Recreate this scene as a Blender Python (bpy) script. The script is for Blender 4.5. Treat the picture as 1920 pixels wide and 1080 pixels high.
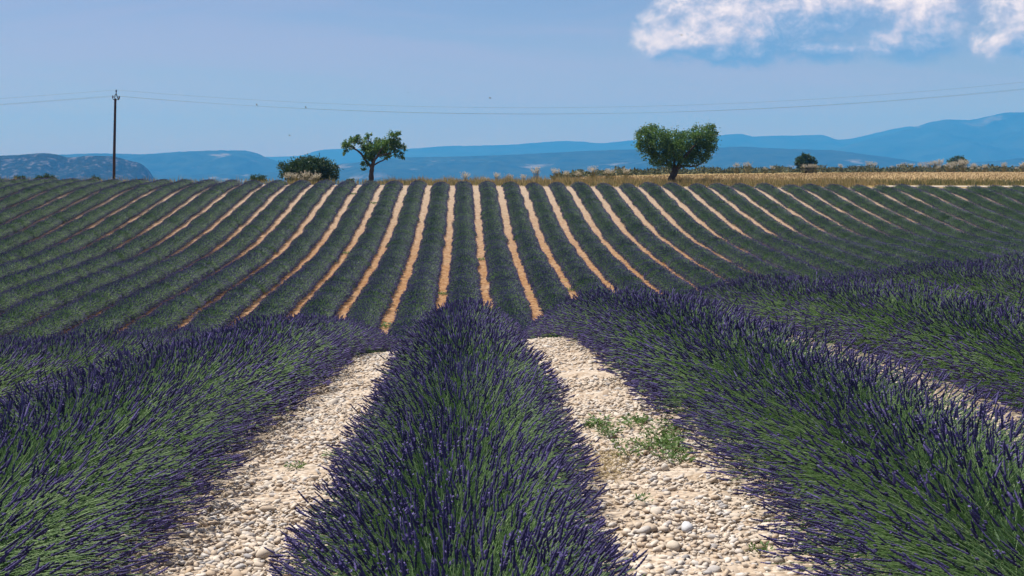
import bpy, bmesh, math
import numpy as np
from mathutils import Vector, Matrix, noise as mnoise

for o in list(bpy.data.objects):
    bpy.data.objects.remove(o)
SC = bpy.context.scene
COL = SC.collection
RNG = np.random.default_rng(7)
R = math.radians

# ------------------------------------------------------------------ camera
F, CX, CY, EYE = 2667.0, 870.0, 310.0, 1.5          # focal length, principal point (px of the 1920 photo), eye height
cam_d = bpy.data.cameras.new('camera')
cam_d.sensor_width = 36.0
cam_d.lens = F / 1920 * 36.0
cam_d.shift_x = (960 - CX) / 1920
cam_d.shift_y = -(540 - CY) / 1920
cam_d.clip_start = 0.05
cam_d.clip_end = 60000
cam = bpy.data.objects.new('camera', cam_d)
cam.location = (0, 0, EYE)
cam.rotation_euler = (R(90), 0, 0)
COL.objects.link(cam)
SC.camera = cam

# ------------------------------------------------------------------ sun, sky
SUN_EL, SUN_AZ = 62.0, -62.0                        # degrees; azimuth clockwise from +Y
sv = Vector((math.sin(R(SUN_AZ)) * math.cos(R(SUN_EL)), math.cos(R(SUN_AZ)) * math.cos(R(SUN_EL)), math.sin(R(SUN_EL))))
sun_d = bpy.data.lights.new('sun', 'SUN')
sun_d.energy = 4.2
sun_d.angle = R(0.53)
sun_d.color = (1.0, 0.955, 0.89)
sun = bpy.data.objects.new('sun', sun_d)
sun.rotation_euler = sv.to_track_quat('Z', 'Y').to_euler()
sun.location = (-40, 40, 80)
COL.objects.link(sun)

W = bpy.data.worlds.new('World')
SC.world = W
W.use_nodes = True


class NT:
    """small helper round a node tree"""
    def __init__(self, tree):
        self.t = tree
        tree.nodes.clear()

    def n(self, typ, **kw):
        nd = self.t.nodes.new(typ)
        ins = kw.pop('ins', {})
        for k, v in kw.items():
            setattr(nd, k, v)
        for k, v in ins.items():
            self.set(nd.inputs[k], v)
        return nd

    def set(self, sock, v):
        if isinstance(v, bpy.types.NodeSocket):
            self.t.links.new(v, sock)
        else:
            if sock.type == 'RGBA' and not isinstance(v, (int, float)) and len(v) == 3:
                v = (*v, 1)
            sock.default_value = v

    def m(self, op, a, b=0.0, c=0.0, clamp=False):
        nd = self.t.nodes.new('ShaderNodeMath')
        nd.operation = op
        nd.use_clamp = clamp
        for i, v in enumerate((a, b, c)):
            self.set(nd.inputs[i], v)
        return nd.outputs[0]

    def mix(self, f, a, b, blend='MIX'):
        nd = self.t.nodes.new('ShaderNodeMix')
        nd.data_type = 'RGBA'
        nd.blend_type = blend
        self.set(nd.inputs[0], f)
        self.set(nd.inputs[6], a)
        self.set(nd.inputs[7], b)
        return nd.outputs[2]

    def ramp(self, f, stops, interp='LINEAR'):
        nd = self.t.nodes.new('ShaderNodeValToRGB')
        nd.color_ramp.interpolation = interp
        els = nd.color_ramp.elements
        while len(els) < len(stops):
            els.new(0.5)
        for e, (p, c) in zip(els, stops):
            e.position = p
            e.color = (*c, 1) if len(c) == 3 else c
        self.set(nd.inputs[0], f)
        return nd.outputs[0]

    def noise(self, vec, scale, detail=4, rough=0.55, dist=0.0, out=0):
        nd = self.t.nodes.new('ShaderNodeTexNoise')
        if vec is not None:
            self.set(nd.inputs['Vector'], vec)
        nd.inputs['Scale'].default_value = scale
        nd.inputs['Detail'].default_value = detail
        nd.inputs['Roughness'].default_value = rough
        nd.inputs['Distortion'].default_value = dist
        return nd.outputs[out]

    def smooth(self, v, lo, hi):
        nd = self.t.nodes.new('ShaderNodeMapRange')
        nd.interpolation_type = 'SMOOTHSTEP'
        self.set(nd.inputs[0], v)
        nd.inputs[1].default_value = lo
        nd.inputs[2].default_value = hi
        return nd.outputs[0]


SKY_STRENGTH = 0.052
w = NT(W.node_tree)
sky = w.n('ShaderNodeTexSky', sky_type='NISHITA', sun_disc=False)
sky.sun_elevation = R(SUN_EL)
sky.sun_rotation = R(SUN_AZ % 360)
sky.altitude = 600
sky.air_density = 1.0
sky.dust_density = 0.3
sky.ozone_density = 2.5
tc = w.n('ShaderNodeTexCoord').outputs['Generated']
sp = w.n('ShaderNodeSeparateXYZ', ins={0: tc})
az = w.m('ARCTAN2', sp.outputs[0], sp.outputs[1])
el = w.m('ARCSINE', sp.outputs[2])
U0 = w.m('MULTIPLY', az, 26.67)                     # hundredths of a photo pixel column, as an angle
V0 = w.m('MULTIPLY', el, 26.67)


def cloud_density(du, dv):
    """cumulus banks over the far ridges: a few big lobes broken up by noise"""
    u = w.m('ADD', U0, du)
    v = w.m('ADD', V0, dv)
    p = w.n('ShaderNodeCombineXYZ', ins={0: u, 1: w.m('MULTIPLY', v, 1.25), 2: 0.37}).outputs[0]
    best = None
    for cx, cy, rx, ry in ((3.95, 2.36, 0.80, 0.50), (4.6, 2.70, 0.95, 0.75), (5.5, 2.85, 1.5, 0.95), (6.6, 2.9, 1.1, 0.9),
                           (5.7, 2.08, 2.3, 0.26), (8.25, 2.70, 0.8, 0.75), (8.0, 2.18, 1.0, 0.35), (10.3, 2.65, 1.0, 0.75),
                           (9.9, 2.12, 0.9, 0.3), (12.5, 3.2, 1.8, 1.0), (-11.5, 1.16, 1.9, 0.16), (-14, 3.0, 2.4, 0.9), (21, 3.6, 3.2, 1.2)):
        a = w.m('POWER', w.m('DIVIDE', w.m('SUBTRACT', u, cx), rx), 2.0)
        b = w.m('POWER', w.m('DIVIDE', w.m('SUBTRACT', v, cy), ry), 2.0)
        e = w.m('SUBTRACT', 1.0, w.m('ADD', a, b))
        best = e if best is None else w.m('SMOOTH_MAX', best, e, 0.35)
    best = w.m('MAXIMUM', best, -1.2)
    # the same kind of cloud goes on over the rest of the sky
    big = w.noise(p, 0.16, 2, 0.5)
    far = w.m('MULTIPLY', w.m('SUBTRACT', big, 0.60), 9.0)
    far = w.m('SUBTRACT', far, w.m('MULTIPLY', w.smooth(v, 6.5, 3.6), 4.0))
    best = w.m('MAXIMUM', best, far)
    nz = w.noise(p, 1.7, 8, 0.66, 0.25)
    return w.m('ADD', best, w.m('MULTIPLY', w.m('SUBTRACT', nz, 0.5), 3.4))


d0 = cloud_density(0, 0)
d1 = cloud_density(-0.16, 0.17)
alpha = w.m('MULTIPLY', w.smooth(d0, -0.5, 0.95), 0.97)
lit = w.m('ADD', w.m('MULTIPLY', w.m('SUBTRACT', d0, d1), 0.50), 0.66)
shade = None                                        # the thick middle and the flat undersides stay blue-grey
for cx, cy, rx, ry, k in ((6.8, 2.36, 1.7, 0.55, 0.48), (5.6, 1.98, 2.6, 0.27, 0.7), (10.6, 2.1, 1.2, 0.3, 0.6), (8.3, 2.05, 1.0, 0.35, 0.45), (14, 2.4, 3, 0.5, 0.6)):
    e = w.m('SUBTRACT', 1.0, w.m('ADD', w.m('POWER', w.m('DIVIDE', w.m('SUBTRACT', U0, cx), rx), 2.0), w.m('POWER', w.m('DIVIDE', w.m('SUBTRACT', V0, cy), ry), 2.0)))
    e = w.m('MULTIPLY', w.smooth(e, -0.4, 0.9), k)
    shade = e if shade is None else w.m('MAXIMUM', shade, e)
lit = w.m('SUBTRACT', lit, shade, clamp=True)
ccol = w.ramp(lit, [(0.0, (2.1, 3.8, 6.6)), (0.3, (3.9, 5.1, 7.6)), (0.6, (7.2, 7.2, 8.8)), (1.0, (12.0, 11.0, 11.2))])
skyc = w.mix(1.0, sky.outputs[0], (0.84, 0.82, 1.01), 'MULTIPLY')
# thin high veil
pv = w.n('ShaderNodeCombineXYZ', ins={0: w.m('MULTIPLY', U0, 0.22), 1: w.m('MULTIPLY', V0, 1.5), 2: 1.7}).outputs[0]
veil = w.m('MULTIPLY', w.smooth(w.noise(pv, 0.55, 5, 0.55, 0.6), 0.40, 0.66), 0.42)
skyc = w.mix(veil, skyc, (5.4, 5.2, 7.3))
skyc = w.mix(alpha, skyc, ccol)
bg = w.n('ShaderNodeBackground', ins={0: skyc, 1: SKY_STRENGTH})
w.t.links.new(bg.outputs[0], w.n('ShaderNodeOutputWorld').inputs[0])

SC.view_settings.view_transform = 'Standard'
SC.view_settings.look = 'None'
SC.view_settings.exposure = 0.85
SC.view_settings.gamma = 1.0
SC.view_settings.use_curve_mapping = False
SC.render.engine = 'CYCLES'
SC.cycles.use_denoising = True
SC.cycles.max_bounces = 6
SC.cycles.diffuse_bounces = 3
SC.cycles.glossy_bounces = 2
SC.cycles.transmission_bounces = 3
SC.cycles.volume_bounces = 0
SC.cycles.use_adaptive_sampling = False

# ------------------------------------------------------------------ helpers


def link(o, parent=None, **props):
    COL.objects.link(o)
    if parent is not None:
        o.parent = parent
    for k, v in props.items():
        o[k] = v
    return o


def tag(o, label, cat, group=None, kind=None):
    o['label'] = label
    o['category'] = cat
    if group:
        o['group'] = group
    if kind:
        o['kind'] = kind
    return o


def empty(name, loc, rz=0.0):
    o = bpy.data.objects.new(name, None)
    o.empty_display_size = 0.2
    o.location = loc
    o.rotation_euler = (0, 0, rz)
    return link(o)


def mesh_from(name, V, faces, mats, midx=None, tint=None, smooth=True):
    """V (n,3); faces a list of (m,3) / (m,4) index arrays; midx one material index per array"""
    me = bpy.data.meshes.new(name)
    V = np.asarray(V, np.float32)
    faces = [np.asarray(f, np.int32) for f in faces]
    loops = np.concatenate([f.ravel() for f in faces])
    sizes = np.concatenate([np.full(len(f), f.shape[1], np.int32) for f in faces])
    starts = np.concatenate([[0], np.cumsum(sizes)[:-1]]).astype(np.int32)
    me.vertices.add(len(V))
    me.vertices.foreach_set('co', V.ravel())
    me.loops.add(len(loops))
    me.loops.foreach_set('vertex_index', loops)
    me.polygons.add(len(sizes))
    me.polygons.foreach_set('loop_start', starts)
    me.polygons.foreach_set('loop_total', sizes)
    for m in (mats if isinstance(mats, (list, tuple)) else [mats]):
        me.materials.append(m)
    if midx is not None:
        me.polygons.foreach_set('material_index', np.concatenate([np.full(len(f), i, np.int32) for f, i in zip(faces, midx)]))
    if smooth:
        me.polygons.foreach_set('use_smooth', np.ones(len(sizes), bool))
    if tint is not None:
        a = me.attributes.new('tint', 'FLOAT', 'POINT')
        a.data.foreach_set('value', np.asarray(tint, np.float32))
    me.update(calc_edges=True)
    me.validate()
    return me


class Geo:
    """collects vertex / face arrays, each with a material index and a tint per vertex"""
    def __init__(self):
        self.V, self.F, self.M, self.T, self.n = [], [], [], [], 0

    def add(self, V, faces, mat=0, tint=None):
        V = np.asarray(V, float).reshape(-1, 3)
        for f in faces:
            self.F.append(np.asarray(f, np.int32) + self.n)
            self.M.append(mat)
        self.V.append(V)
        self.T.append(np.zeros(len(V)) if tint is None else np.broadcast_to(tint, (len(V),)))
        self.n += len(V)

    def mesh(self, name, mats, smooth=True):
        return mesh_from(name, np.concatenate(self.V), self.F, mats, self.M, np.concatenate(self.T), smooth)

    def obj(self, name, mats, parent=None, smooth=True, **props):
        return link(bpy.data.objects.new(name, self.mesh(name, mats, smooth)), parent, **props)


def tube(P, Rad, m=3, cap=False):
    """N curves of K points swept with m sides -> verts, quads"""
    P = np.asarray(P, float)
    Rad = np.asarray(Rad, float)
    N, K, _ = P.shape
    T = np.gradient(P, axis=1)
    T /= np.linalg.norm(T, axis=2, keepdims=True) + 1e-9
    ref = np.zeros((N, 1, 3))
    t0 = T.mean(axis=1)
    ref[:, 0] = np.where(np.abs(t0[:, 2:3]) < 0.8, np.array([[0, 0, 1.0]]), np.array([[1.0, 0, 0]]))
    A = np.cross(T, np.broadcast_to(ref, T.shape))
    A /= np.linalg.norm(A, axis=2, keepdims=True) + 1e-9
    B = np.cross(T, A)
    ang = np.arange(m) / m * 2 * math.pi
    V = P[:, :, None, :] + Rad[:, :, None, None] * (np.cos(ang)[None, None, :, None] * A[:, :, None, :] + np.sin(ang)[None, None, :, None] * B[:, :, None, :])
    idx = np.arange(N * K * m).reshape(N, K, m)
    a = idx[:, :-1, :]
    b = idx[:, 1:, :]
    q = np.stack([a, np.roll(a, -1, 2), np.roll(b, -1, 2), b], -1).reshape(-1, 4)
    return V.reshape(-1, 3), q


def blades(pos, d, nrm, length, width, fold=0.0):
    """leaf quads: base point, direction, side vector from the normal"""
    d = d / (np.linalg.norm(d, axis=1, keepdims=True) + 1e-9)
    s = np.cross(d, nrm)
    s /= np.linalg.norm(s, axis=1, keepdims=True) + 1e-9
    L = np.broadcast_to(np.asarray(length), (len(pos),))[:, None]
    Wd = np.broadcast_to(np.asarray(width), (len(pos),))[:, None]
    V = np.stack([pos, pos + d * L * 0.5 + s * Wd * 0.5, pos + d * L, pos + d * L * 0.5 - s * Wd * 0.5], 1)
    idx = np.arange(len(pos) * 4).reshape(-1, 4)
    return V.reshape(-1, 3), idx


def unit(n, rng=RNG):
    v = rng.normal(size=(n, 3))
    return v / np.linalg.norm(v, axis=1, keepdims=True)


def pchip(xs, ys):
    xs, ys = np.asarray(xs, float), np.asarray(ys, float)
    h = np.diff(xs)
    dl = np.diff(ys) / h
    d = np.zeros_like(ys)
    d[0], d[-1] = dl[0], dl[-1]
    for i in range(1, len(xs) - 1):
        if dl[i - 1] * dl[i] > 0:
            w1, w2 = 2 * h[i] + h[i - 1], h[i] + 2 * h[i - 1]
            d[i] = (w1 + w2) / (w1 / dl[i - 1] + w2 / dl[i])

    def f(x):
        x = np.clip(np.asarray(x, float), xs[0], xs[-1])
        i = np.clip(np.searchsorted(xs, x) - 1, 0, len(xs) - 2)
        t = (x - xs[i]) / h[i]
        return (ys[i] * (1 + 2 * t) * (1 - t) ** 2 + d[i] * h[i] * t * (1 - t) ** 2 + ys[i + 1] * t * t * (3 - 2 * t) + d[i + 1] * h[i] * t * t * (t - 1))
    return f


PROF = pchip([-40, 0, 5.1, 7, 8.7, 11.8, 15, 18.5, 22, 25, 32, 40, 46, 50, 53, 58, 61.2, 67, 73.4, 79, 85, 90.5, 96, 102, 108, 110, 114, 118, 130, 160, 260, 300, 340, 500, 1500, 3000, 16000],
             [-1.30, -1.42, -1.486, -1.53, -1.60, -1.77, -2.01, -2.36, -2.84, -3.30, -4.45, -5.40, -5.70, -5.70, -5.62, -5.50, -5.43, -5.26, -5.02, -4.70, -4.28, -3.74, -3.13, -2.45, -1.87, -1.75, -1.62, -1.56, -1.50, -1.42, -1.28, -1.2, -1.6, -14, -110, -140, -140])
CROSS = pchip([-40, 0, 5, 8, 12, 18.5, 25, 35, 45, 55, 73, 90, 100, 110, 130, 16000],
              [0.01, 0.012, 0.02, 0.04, 0.065, 0.088, 0.09, 0.06, 0.02, 0.0, -0.002, -0.018, -0.018, -0.008, 0.0, 0.0])


def gz(x, y):
    """ground height"""
    x = np.asarray(x, float)
    y = np.asarray(y, float)
    s1 = np.clip((y - 113.5) / 34, 0, 1)
    s2 = np.clip((9 + np.clip(y - 125, 0, 200) * 0.15 - x) / 18, 0, 1)
    drop = 3.2 * s1 * s1 * (3 - 2 * s1) * s2 * s2 * (3 - 2 * s2)
    return EYE + PROF(y) + CROSS(y) * np.clip(x, -60, 60) - drop


def at(px, py, d):
    return ((px - CX) * d / F, d, EYE + (CY - py) * d / F)


# ------------------------------------------------------------------ materials


def mat(name):
    m = bpy.data.materials.new(name)
    m.use_nodes = True
    return m, NT(m.node_tree)


def leafy(name, c0, c1, c2, trans=0.35, rough=0.6, rand=0.25, spec=0.3):
    """leaf, stem and petal stuff: colour by the tint of each piece, some light let through"""
    m, t = mat(name)
    ti = t.n('ShaderNodeAttribute', attribute_name='tint').outputs['Fac']
    oi = t.n('ShaderNodeObjectInfo').outputs['Random']
    f = t.m('ADD', ti, t.m('MULTIPLY', t.m('SUBTRACT', oi, 0.5), rand), clamp=True)
    c = t.ramp(f, [(0.0, c0), (0.5, c1), (1.0, c2)])
    b = t.n('ShaderNodeBsdfPrincipled', ins={'Base Color': c, 'Roughness': rough, 'Specular IOR Level': spec})
    tr = t.n('ShaderNodeBsdfTranslucent', ins={0: c})
    mx = t.n('ShaderNodeMixShader', ins={0: trans, 1: b.outputs[0], 2: tr.outputs[0]})
    t.t.links.new(mx.outputs[0], t.n('ShaderNodeOutputMaterial').inputs[0])
    return m


M_SPIKE = leafy('lavender_flower', (0.038, 0.035, 0.092), (0.078, 0.069, 0.178), (0.185, 0.15, 0.37), 0.3, 0.75, 0.2, 0.15)
M_STEM = leafy('lavender_stem', (0.08, 0.165, 0.055), (0.20, 0.345, 0.125), (0.44, 0.54, 0.32), 0.46, 0.5, 0.2)
M_LEAF = leafy('lavender_leaf', (0.034, 0.076, 0.036), (0.07, 0.14, 0.064), (0.14, 0.21, 0.115), 0.40, 0.65, 0.2)
M_CROWN = leafy('almond_leaf', (0.038, 0.085, 0.022), (0.085, 0.17, 0.04), (0.18, 0.27, 0.075), 0.42, 0.5, 0.0)
M_BUSH = leafy('bush_leaf', (0.018, 0.042, 0.013), (0.04, 0.078, 0.024), (0.075, 0.125, 0.036), 0.25, 0.55, 0.3)
M_WEED = leafy('weed_leaf', (0.05, 0.10, 0.022), (0.09, 0.165, 0.04), (0.16, 0.24, 0.07), 0.35, 0.5, 0.3)
M_DRY = leafy('dry_grass', (0.20, 0.15, 0.06), (0.36, 0.27, 0.11), (0.55, 0.46, 0.26), 0.35, 0.7, 0.2)
M_PLUME = leafy('grass_plume', (0.45, 0.40, 0.28), (0.60, 0.54, 0.42), (0.72, 0.68, 0.58), 0.4, 0.8, 0.2)
M_VERGE = leafy('verge_grass', (0.08, 0.10, 0.03), (0.22, 0.19, 0.07), (0.42, 0.34, 0.16), 0.35, 0.7, 0.2)
M_WHEAT = leafy('stubble_stalk', (0.20, 0.14, 0.065), (0.33, 0.235, 0.11), (0.46, 0.35, 0.19), 0.3, 0.7, 0.2)


def bark(name, c0, c1, scale):
    m, t = mat(name)
    p = t.n('ShaderNodeTexCoord').outputs['Object']
    mp = t.n('ShaderNodeMapping', ins={0: p})
    mp.inputs['Scale'].default_value = (1, 1, 0.25)
    nz = t.noise(mp.outputs[0], scale, 5, 0.65)
    c = t.ramp(nz, [(0.3, c0), (0.7, c1)])
    bp = t.n('ShaderNodeBump', ins={'Strength': 0.8, 'Distance': 0.03, 'Height': nz})
    b = t.n('ShaderNodeBsdfPrincipled', ins={'Base Color': c, 'Roughness': 0.9, 'Normal': bp.outputs[0]})
    t.t.links.new(b.outputs[0], t.n('ShaderNodeOutputMaterial').inputs[0])
    return m


M_BARK = bark('tree_bark', (0.025, 0.018, 0.013), (0.085, 0.062, 0.045), 9)
M_POLE = bark('creosoted_wood', (0.018, 0.010, 0.008), (0.05, 0.028, 0.02), 5)


def plain(name, c, rough=0.5, metal=0.0):
    m, t = mat(name)
    nz = t.noise(t.n('ShaderNodeTexCoord').outputs['Object'], 12, 3)
    cc = t.mix(nz, tuple(x * 0.75 for x in c), tuple(min(1, x * 1.2) for x in c))
    b = t.n('ShaderNodeBsdfPrincipled', ins={'Base Color': cc, 'Roughness': rough, 'Metallic': metal})
    t.t.links.new(b.outputs[0], t.n('ShaderNodeOutputMaterial').inputs[0])
    return m


M_IRON = plain('dark_iron', (0.03, 0.03, 0.032), 0.5, 0.6)
M_GLASSY = plain('insulator_ceramic', (0.06, 0.035, 0.025), 0.25)
M_WIRE = plain('weathered_wire', (0.08, 0.085, 0.09), 0.5, 0.5)
M_BIRD = plain('bird_feathers', (0.03, 0.028, 0.028), 0.7)


def stone_mat(name):
    m, t = mat(name)
    p = t.n('ShaderNodeTexCoord').outputs['Object']
    geo = t.n('ShaderNodeNewGeometry')
    ti = t.n('ShaderNodeAttribute', attribute_name='tint').outputs['Fac']
    oi = t.n('ShaderNodeObjectInfo').outputs['Random']
    f = t.m('FRACT', t.m('ADD', ti, oi))
    c = t.ramp(f, [(0.0, (0.42, 0.325, 0.235)), (0.3, (0.48, 0.40, 0.315)), (0.6, (0.54, 0.465, 0.38)), (0.82, (0.58, 0.53, 0.465)), (0.93, (0.42, 0.40, 0.385)), (1.0, (0.24, 0.23, 0.23))])
    nz = t.noise(p, 26, 5, 0.6)
    dirt = t.smooth(t.noise(p, 9, 4), 0.5, 0.72)
    c = t.mix(t.m('MULTIPLY', dirt, 0.45), c, (0.40, 0.27, 0.15))
    c = t.mix(1.0, c, t.ramp(nz, [(0.25, (0.82, 0.82, 0.82)), (0.7, (1.06, 1.06, 1.06))]), 'MULTIPLY')
    bp = t.n('ShaderNodeBump', ins={'Strength': 0.4, 'Distance': 0.01, 'Height': nz})
    b = t.n('ShaderNodeBsdfPrincipled', ins={'Base Color': c, 'Roughness': 0.85, 'Normal': bp.outputs[0], 'Specular IOR Level': 0.25})
    t.t.links.new(b.outputs[0], t.n('ShaderNodeOutputMaterial').inputs[0])
    return m


M_STONE = stone_mat('limestone')


def ground_mat():
    m, t = mat('stony_soil')
    g = t.n('ShaderNodeNewGeometry').outputs['Position']
    s = t.n('ShaderNodeSeparateXYZ', ins={0: g})
    y = s.outputs[1]
    big = t.noise(g, 0.35, 4)
    mid = t.noise(g, 7, 6, 0.65)
    vor = t.n('ShaderNodeTexVoronoi', feature='F1', ins={'Vector': g, 'Scale': 9.0, 'Randomness': 1.0})
    vor2 = t.n('ShaderNodeTexVoronoi', feature='F1', ins={'Vector': g, 'Scale': 26.0, 'Randomness': 1.0})
    pale = t.ramp(vor.outputs['Color'], [(0.1, (0.43, 0.35, 0.265)), (0.5, (0.52, 0.445, 0.36)), (0.9, (0.60, 0.54, 0.465))])
    ochre = t.ramp(vor.outputs['Color'], [(0.1, (0.25, 0.125, 0.05)), (0.5, (0.40, 0.235, 0.11)), (0.9, (0.54, 0.385, 0.24))])
    # the soil turns to ochre clay down in the dip of the field
    dip = t.m('MULTIPLY', t.smooth(y, 26, 44), t.smooth(y, 116, 66))
    dip = t.m('MULTIPLY', dip, t.m('ADD', 0.55, t.m('MULTIPLY', big, 0.8)), clamp=True)
    c = t.mix(dip, pale, ochre)
    c = t.mix(t.smooth(y, 24, 40), c, t.mix(1.0, c, (0.84, 0.80, 0.77), 'MULTIPLY'))      # earthier, less stony soil on the hill
    c = t.mix(1.0, c, t.ramp(vor2.outputs['Distance'], [(0.0, (1.05, 1.05, 1.05)), (0.75, (0.74, 0.70, 0.66))]), 'MULTIPLY')
    c = t.mix(1.0, c, t.ramp(mid, [(0.25, (0.82, 0.79, 0.75)), (0.7, (1.04, 1.04, 1.04))]), 'MULTIPLY')
    weed = t.m('MULTIPLY', t.smooth(t.noise(g, 0.55, 5, 0.7), 0.60, 0.72), t.smooth(y, 24, 34))
    c = t.mix(t.m('MULTIPLY', weed, 0.5), c, (0.17, 0.19, 0.05))
    # beyond the field: dry grassland, then wooded country
    dry = t.mix(t.noise(g, 0.8, 5, 0.6), (0.17, 0.13, 0.05), (0.40, 0.29, 0.12))
    c = t.mix(t.smooth(y, 113.5, 115.5), c, dry)
    wood = t.mix(t.smooth(t.noise(g, 0.004, 4), 0.45, 0.6), (0.035, 0.06, 0.025), (0.16, 0.15, 0.07))
    c = t.mix(t.smooth(y, 330, 480), c, wood)
    h = t.m('ADD', t.m('MULTIPLY', mid, 0.5), t.m('SUBTRACT', 1.0, vor2.outputs['Distance']))
    bp = t.n('ShaderNodeBump', ins={'Strength': 0.7, 'Distance': 0.03, 'Height': h})
    b = t.n('ShaderNodeBsdfPrincipled', ins={'Base Color': c, 'Roughness': 0.95, 'Normal': bp.outputs[0], 'Specular IOR Level': 0.15})
    t.t.links.new(b.outputs[0], t.n('ShaderNodeOutputMaterial').inputs[0])
    return m


def grain_mat(name, c0, c1, scale, stretch=(1, 1, 1)):
    m, t = mat(name)
    g = t.n('ShaderNodeNewGeometry').outputs['Position']
    mp = t.n('ShaderNodeMapping', ins={0: g})
    mp.inputs['Scale'].default_value = stretch
    nz = t.noise(mp.outputs[0], scale, 6, 0.65)
    c = t.ramp(nz, [(0.3, c0), (0.7, c1)])
    bp = t.n('ShaderNodeBump', ins={'Strength': 0.5, 'Distance': 0.05, 'Height': nz})
    b = t.n('ShaderNodeBsdfPrincipled', ins={'Base Color': c, 'Roughness': 0.95, 'Normal': bp.outputs[0], 'Specular IOR Level': 0.1})
    t.t.links.new(b.outputs[0], t.n('ShaderNodeOutputMaterial').inputs[0])
    return m


M_GROUND = ground_mat()
M_STUBBLE = grain_mat('stubble_soil', (0.24, 0.165, 0.075), (0.40, 0.29, 0.145), 0.9, (1, 0.4, 1))
M_TRACK = grain_mat('chalky_track', (0.36, 0.31, 0.24), (0.52, 0.46, 0.38), 1.2)


def mountain_mat(name, wood0, wood1, rock, rock_lo, rock_hi, scale):
    m, t = mat(name)
    g = t.n('ShaderNodeNewGeometry').outputs['Position']
    n1 = t.noise(g, scale, 8, 0.65)
    n2 = t.noise(g, scale * 0.35, 6, 0.6, 0.5)
    c = t.ramp(n1, [(0.32, wood0), (0.68, wood1)])
    c = t.mix(t.smooth(n2, rock_lo, rock_hi), c, rock)
    bp = t.n('ShaderNodeBump', ins={'Strength': 0.6, 'Distance': 0.25 / scale, 'Height': n1})
    b = t.n('ShaderNodeBsdfPrincipled', ins={'Base Color': c, 'Roughness': 1.0, 'Normal': bp.outputs[0], 'Specular IOR Level': 0.0})
    t.t.links.new(b.outputs[0], t.n('ShaderNodeOutputMaterial').inputs[0])
    return m


# ------------------------------------------------------------------ ground
ys = np.concatenate([np.arange(-8, 24, 0.16), np.arange(24, 126, 0.8), np.arange(126, 340, 7), np.geomspace(340, 14200, 26)])
xs = np.concatenate([-np.geomspace(90, 8800, 14)[::-1], np.arange(-88, -14, 2.2), np.arange(-14, 16, 0.3), np.arange(16, 88, 2.2), np.geomspace(90, 8800, 14)])
XX, YY = np.meshgrid(xs, ys)
ZZ = gz(XX, YY)
nearw = (np.abs(YY) < 126) & (np.abs(XX) < 60)
nn = np.zeros_like(ZZ)
for i, j in zip(*np.where(nearw & (YY < 24) & (np.abs(XX) < 16))):
    p = Vector((XX[i, j], YY[i, j], 0))
    nn[i, j] = 0.022 * mnoise.noise(p * 1.7) + 0.014 * mnoise.noise(p * 4.3)
ZZ = ZZ + nn
idx = np.arange(XX.size).reshape(XX.shape)
q = np.stack([idx[:-1, :-1], idx[:-1, 1:], idx[1:, 1:], idx[1:, :-1]], -1).reshape(-1, 4)
ground = link(bpy.data.objects.new('ground', mesh_from('ground', np.stack([XX, YY, ZZ], -1).reshape(-1, 3), [q], M_GROUND)), kind='structure')


def sheet(name, pts_fn, nu, nv, material, lift):
    """a sheet over the ground, (u,v) in 0..1 -> (x,y)"""
    u, v = np.meshgrid(np.linspace(0, 1, nu), np.linspace(0, 1, nv))
    x, y = pts_fn(u, v)
    z = gz(x, y) + lift
    i = np.arange(x.size).reshape(x.shape)
    qq = np.stack([i[:-1, :-1], i[:-1, 1:], i[1:, 1:], i[1:, :-1]], -1).reshape(-1, 4)
    return link(bpy.data.objects.new(name, mesh_from(name, np.stack([x, y, z], -1).reshape(-1, 3), [qq], material)), kind='structure')


# golden field beyond the crest: its far edge runs off to the right
sheet('stubble_field', lambda u, v: (3 + u * 157 * (0.30 + 0.70 * v), 121 + v * (30 + 125 * np.clip(u * 1.8, 0, 1))), 60, 40, M_STUBBLE, 0.05)
sheet('farm_track', lambda u, v: (34 + u * 40, 115.6 + u * 1.5 + v * 1.7), 40, 6, M_TRACK, 0.03)

# ------------------------------------------------------------------ lavender
PERIOD = 1.8


def stem_curves(rng, n, length, seg, hw=0.56, ht=0.485, inner=0.70):
    """stems of one stretch of row, radiating from the woody middle"""
    phi = rng.uniform(-1, 1, n) * R(82)
    rr = rng.uniform(inner, 1.04, n)
    low = rng.random(n) < 0.22
    phi[low] = np.sign(phi[low]) * rng.uniform(R(58), R(85), low.sum())
    long_ = rng.random(n) < 0.05
    rr[long_] *= 1.07
    ytip = rng.uniform(-0.5, 0.5, n) * (length + 0.10)
    tip = np.stack([hw * np.sin(phi) * rr, ytip, 0.05 + ht * np.cos(phi) * rr], 1)
    tip[:, 2] = np.maximum(tip[:, 2], 0.09 + 0.04 * rng.random(n))
    root = np.stack([0.22 * tip[:, 0] + rng.normal(0, 0.06, n), ytip * 0.62 + rng.normal(0, 0.09, n), 0.08 + 0.14 * np.cos(phi)], 1)
    mid = root * 0.5 + tip * 0.5
    mid[:, 2] += 0.05 * np.sin(np.abs(phi)) + rng.normal(0, 0.012, n)
    mid[:, :2] += rng.normal(0, 0.030, (n, 2))
    t = np.linspace(0, 1, seg)[None, :, None]
    return root[:, None] * (1 - t) ** 2 + 2 * mid[:, None] * t * (1 - t) + tip[:, None] * t * t


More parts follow.
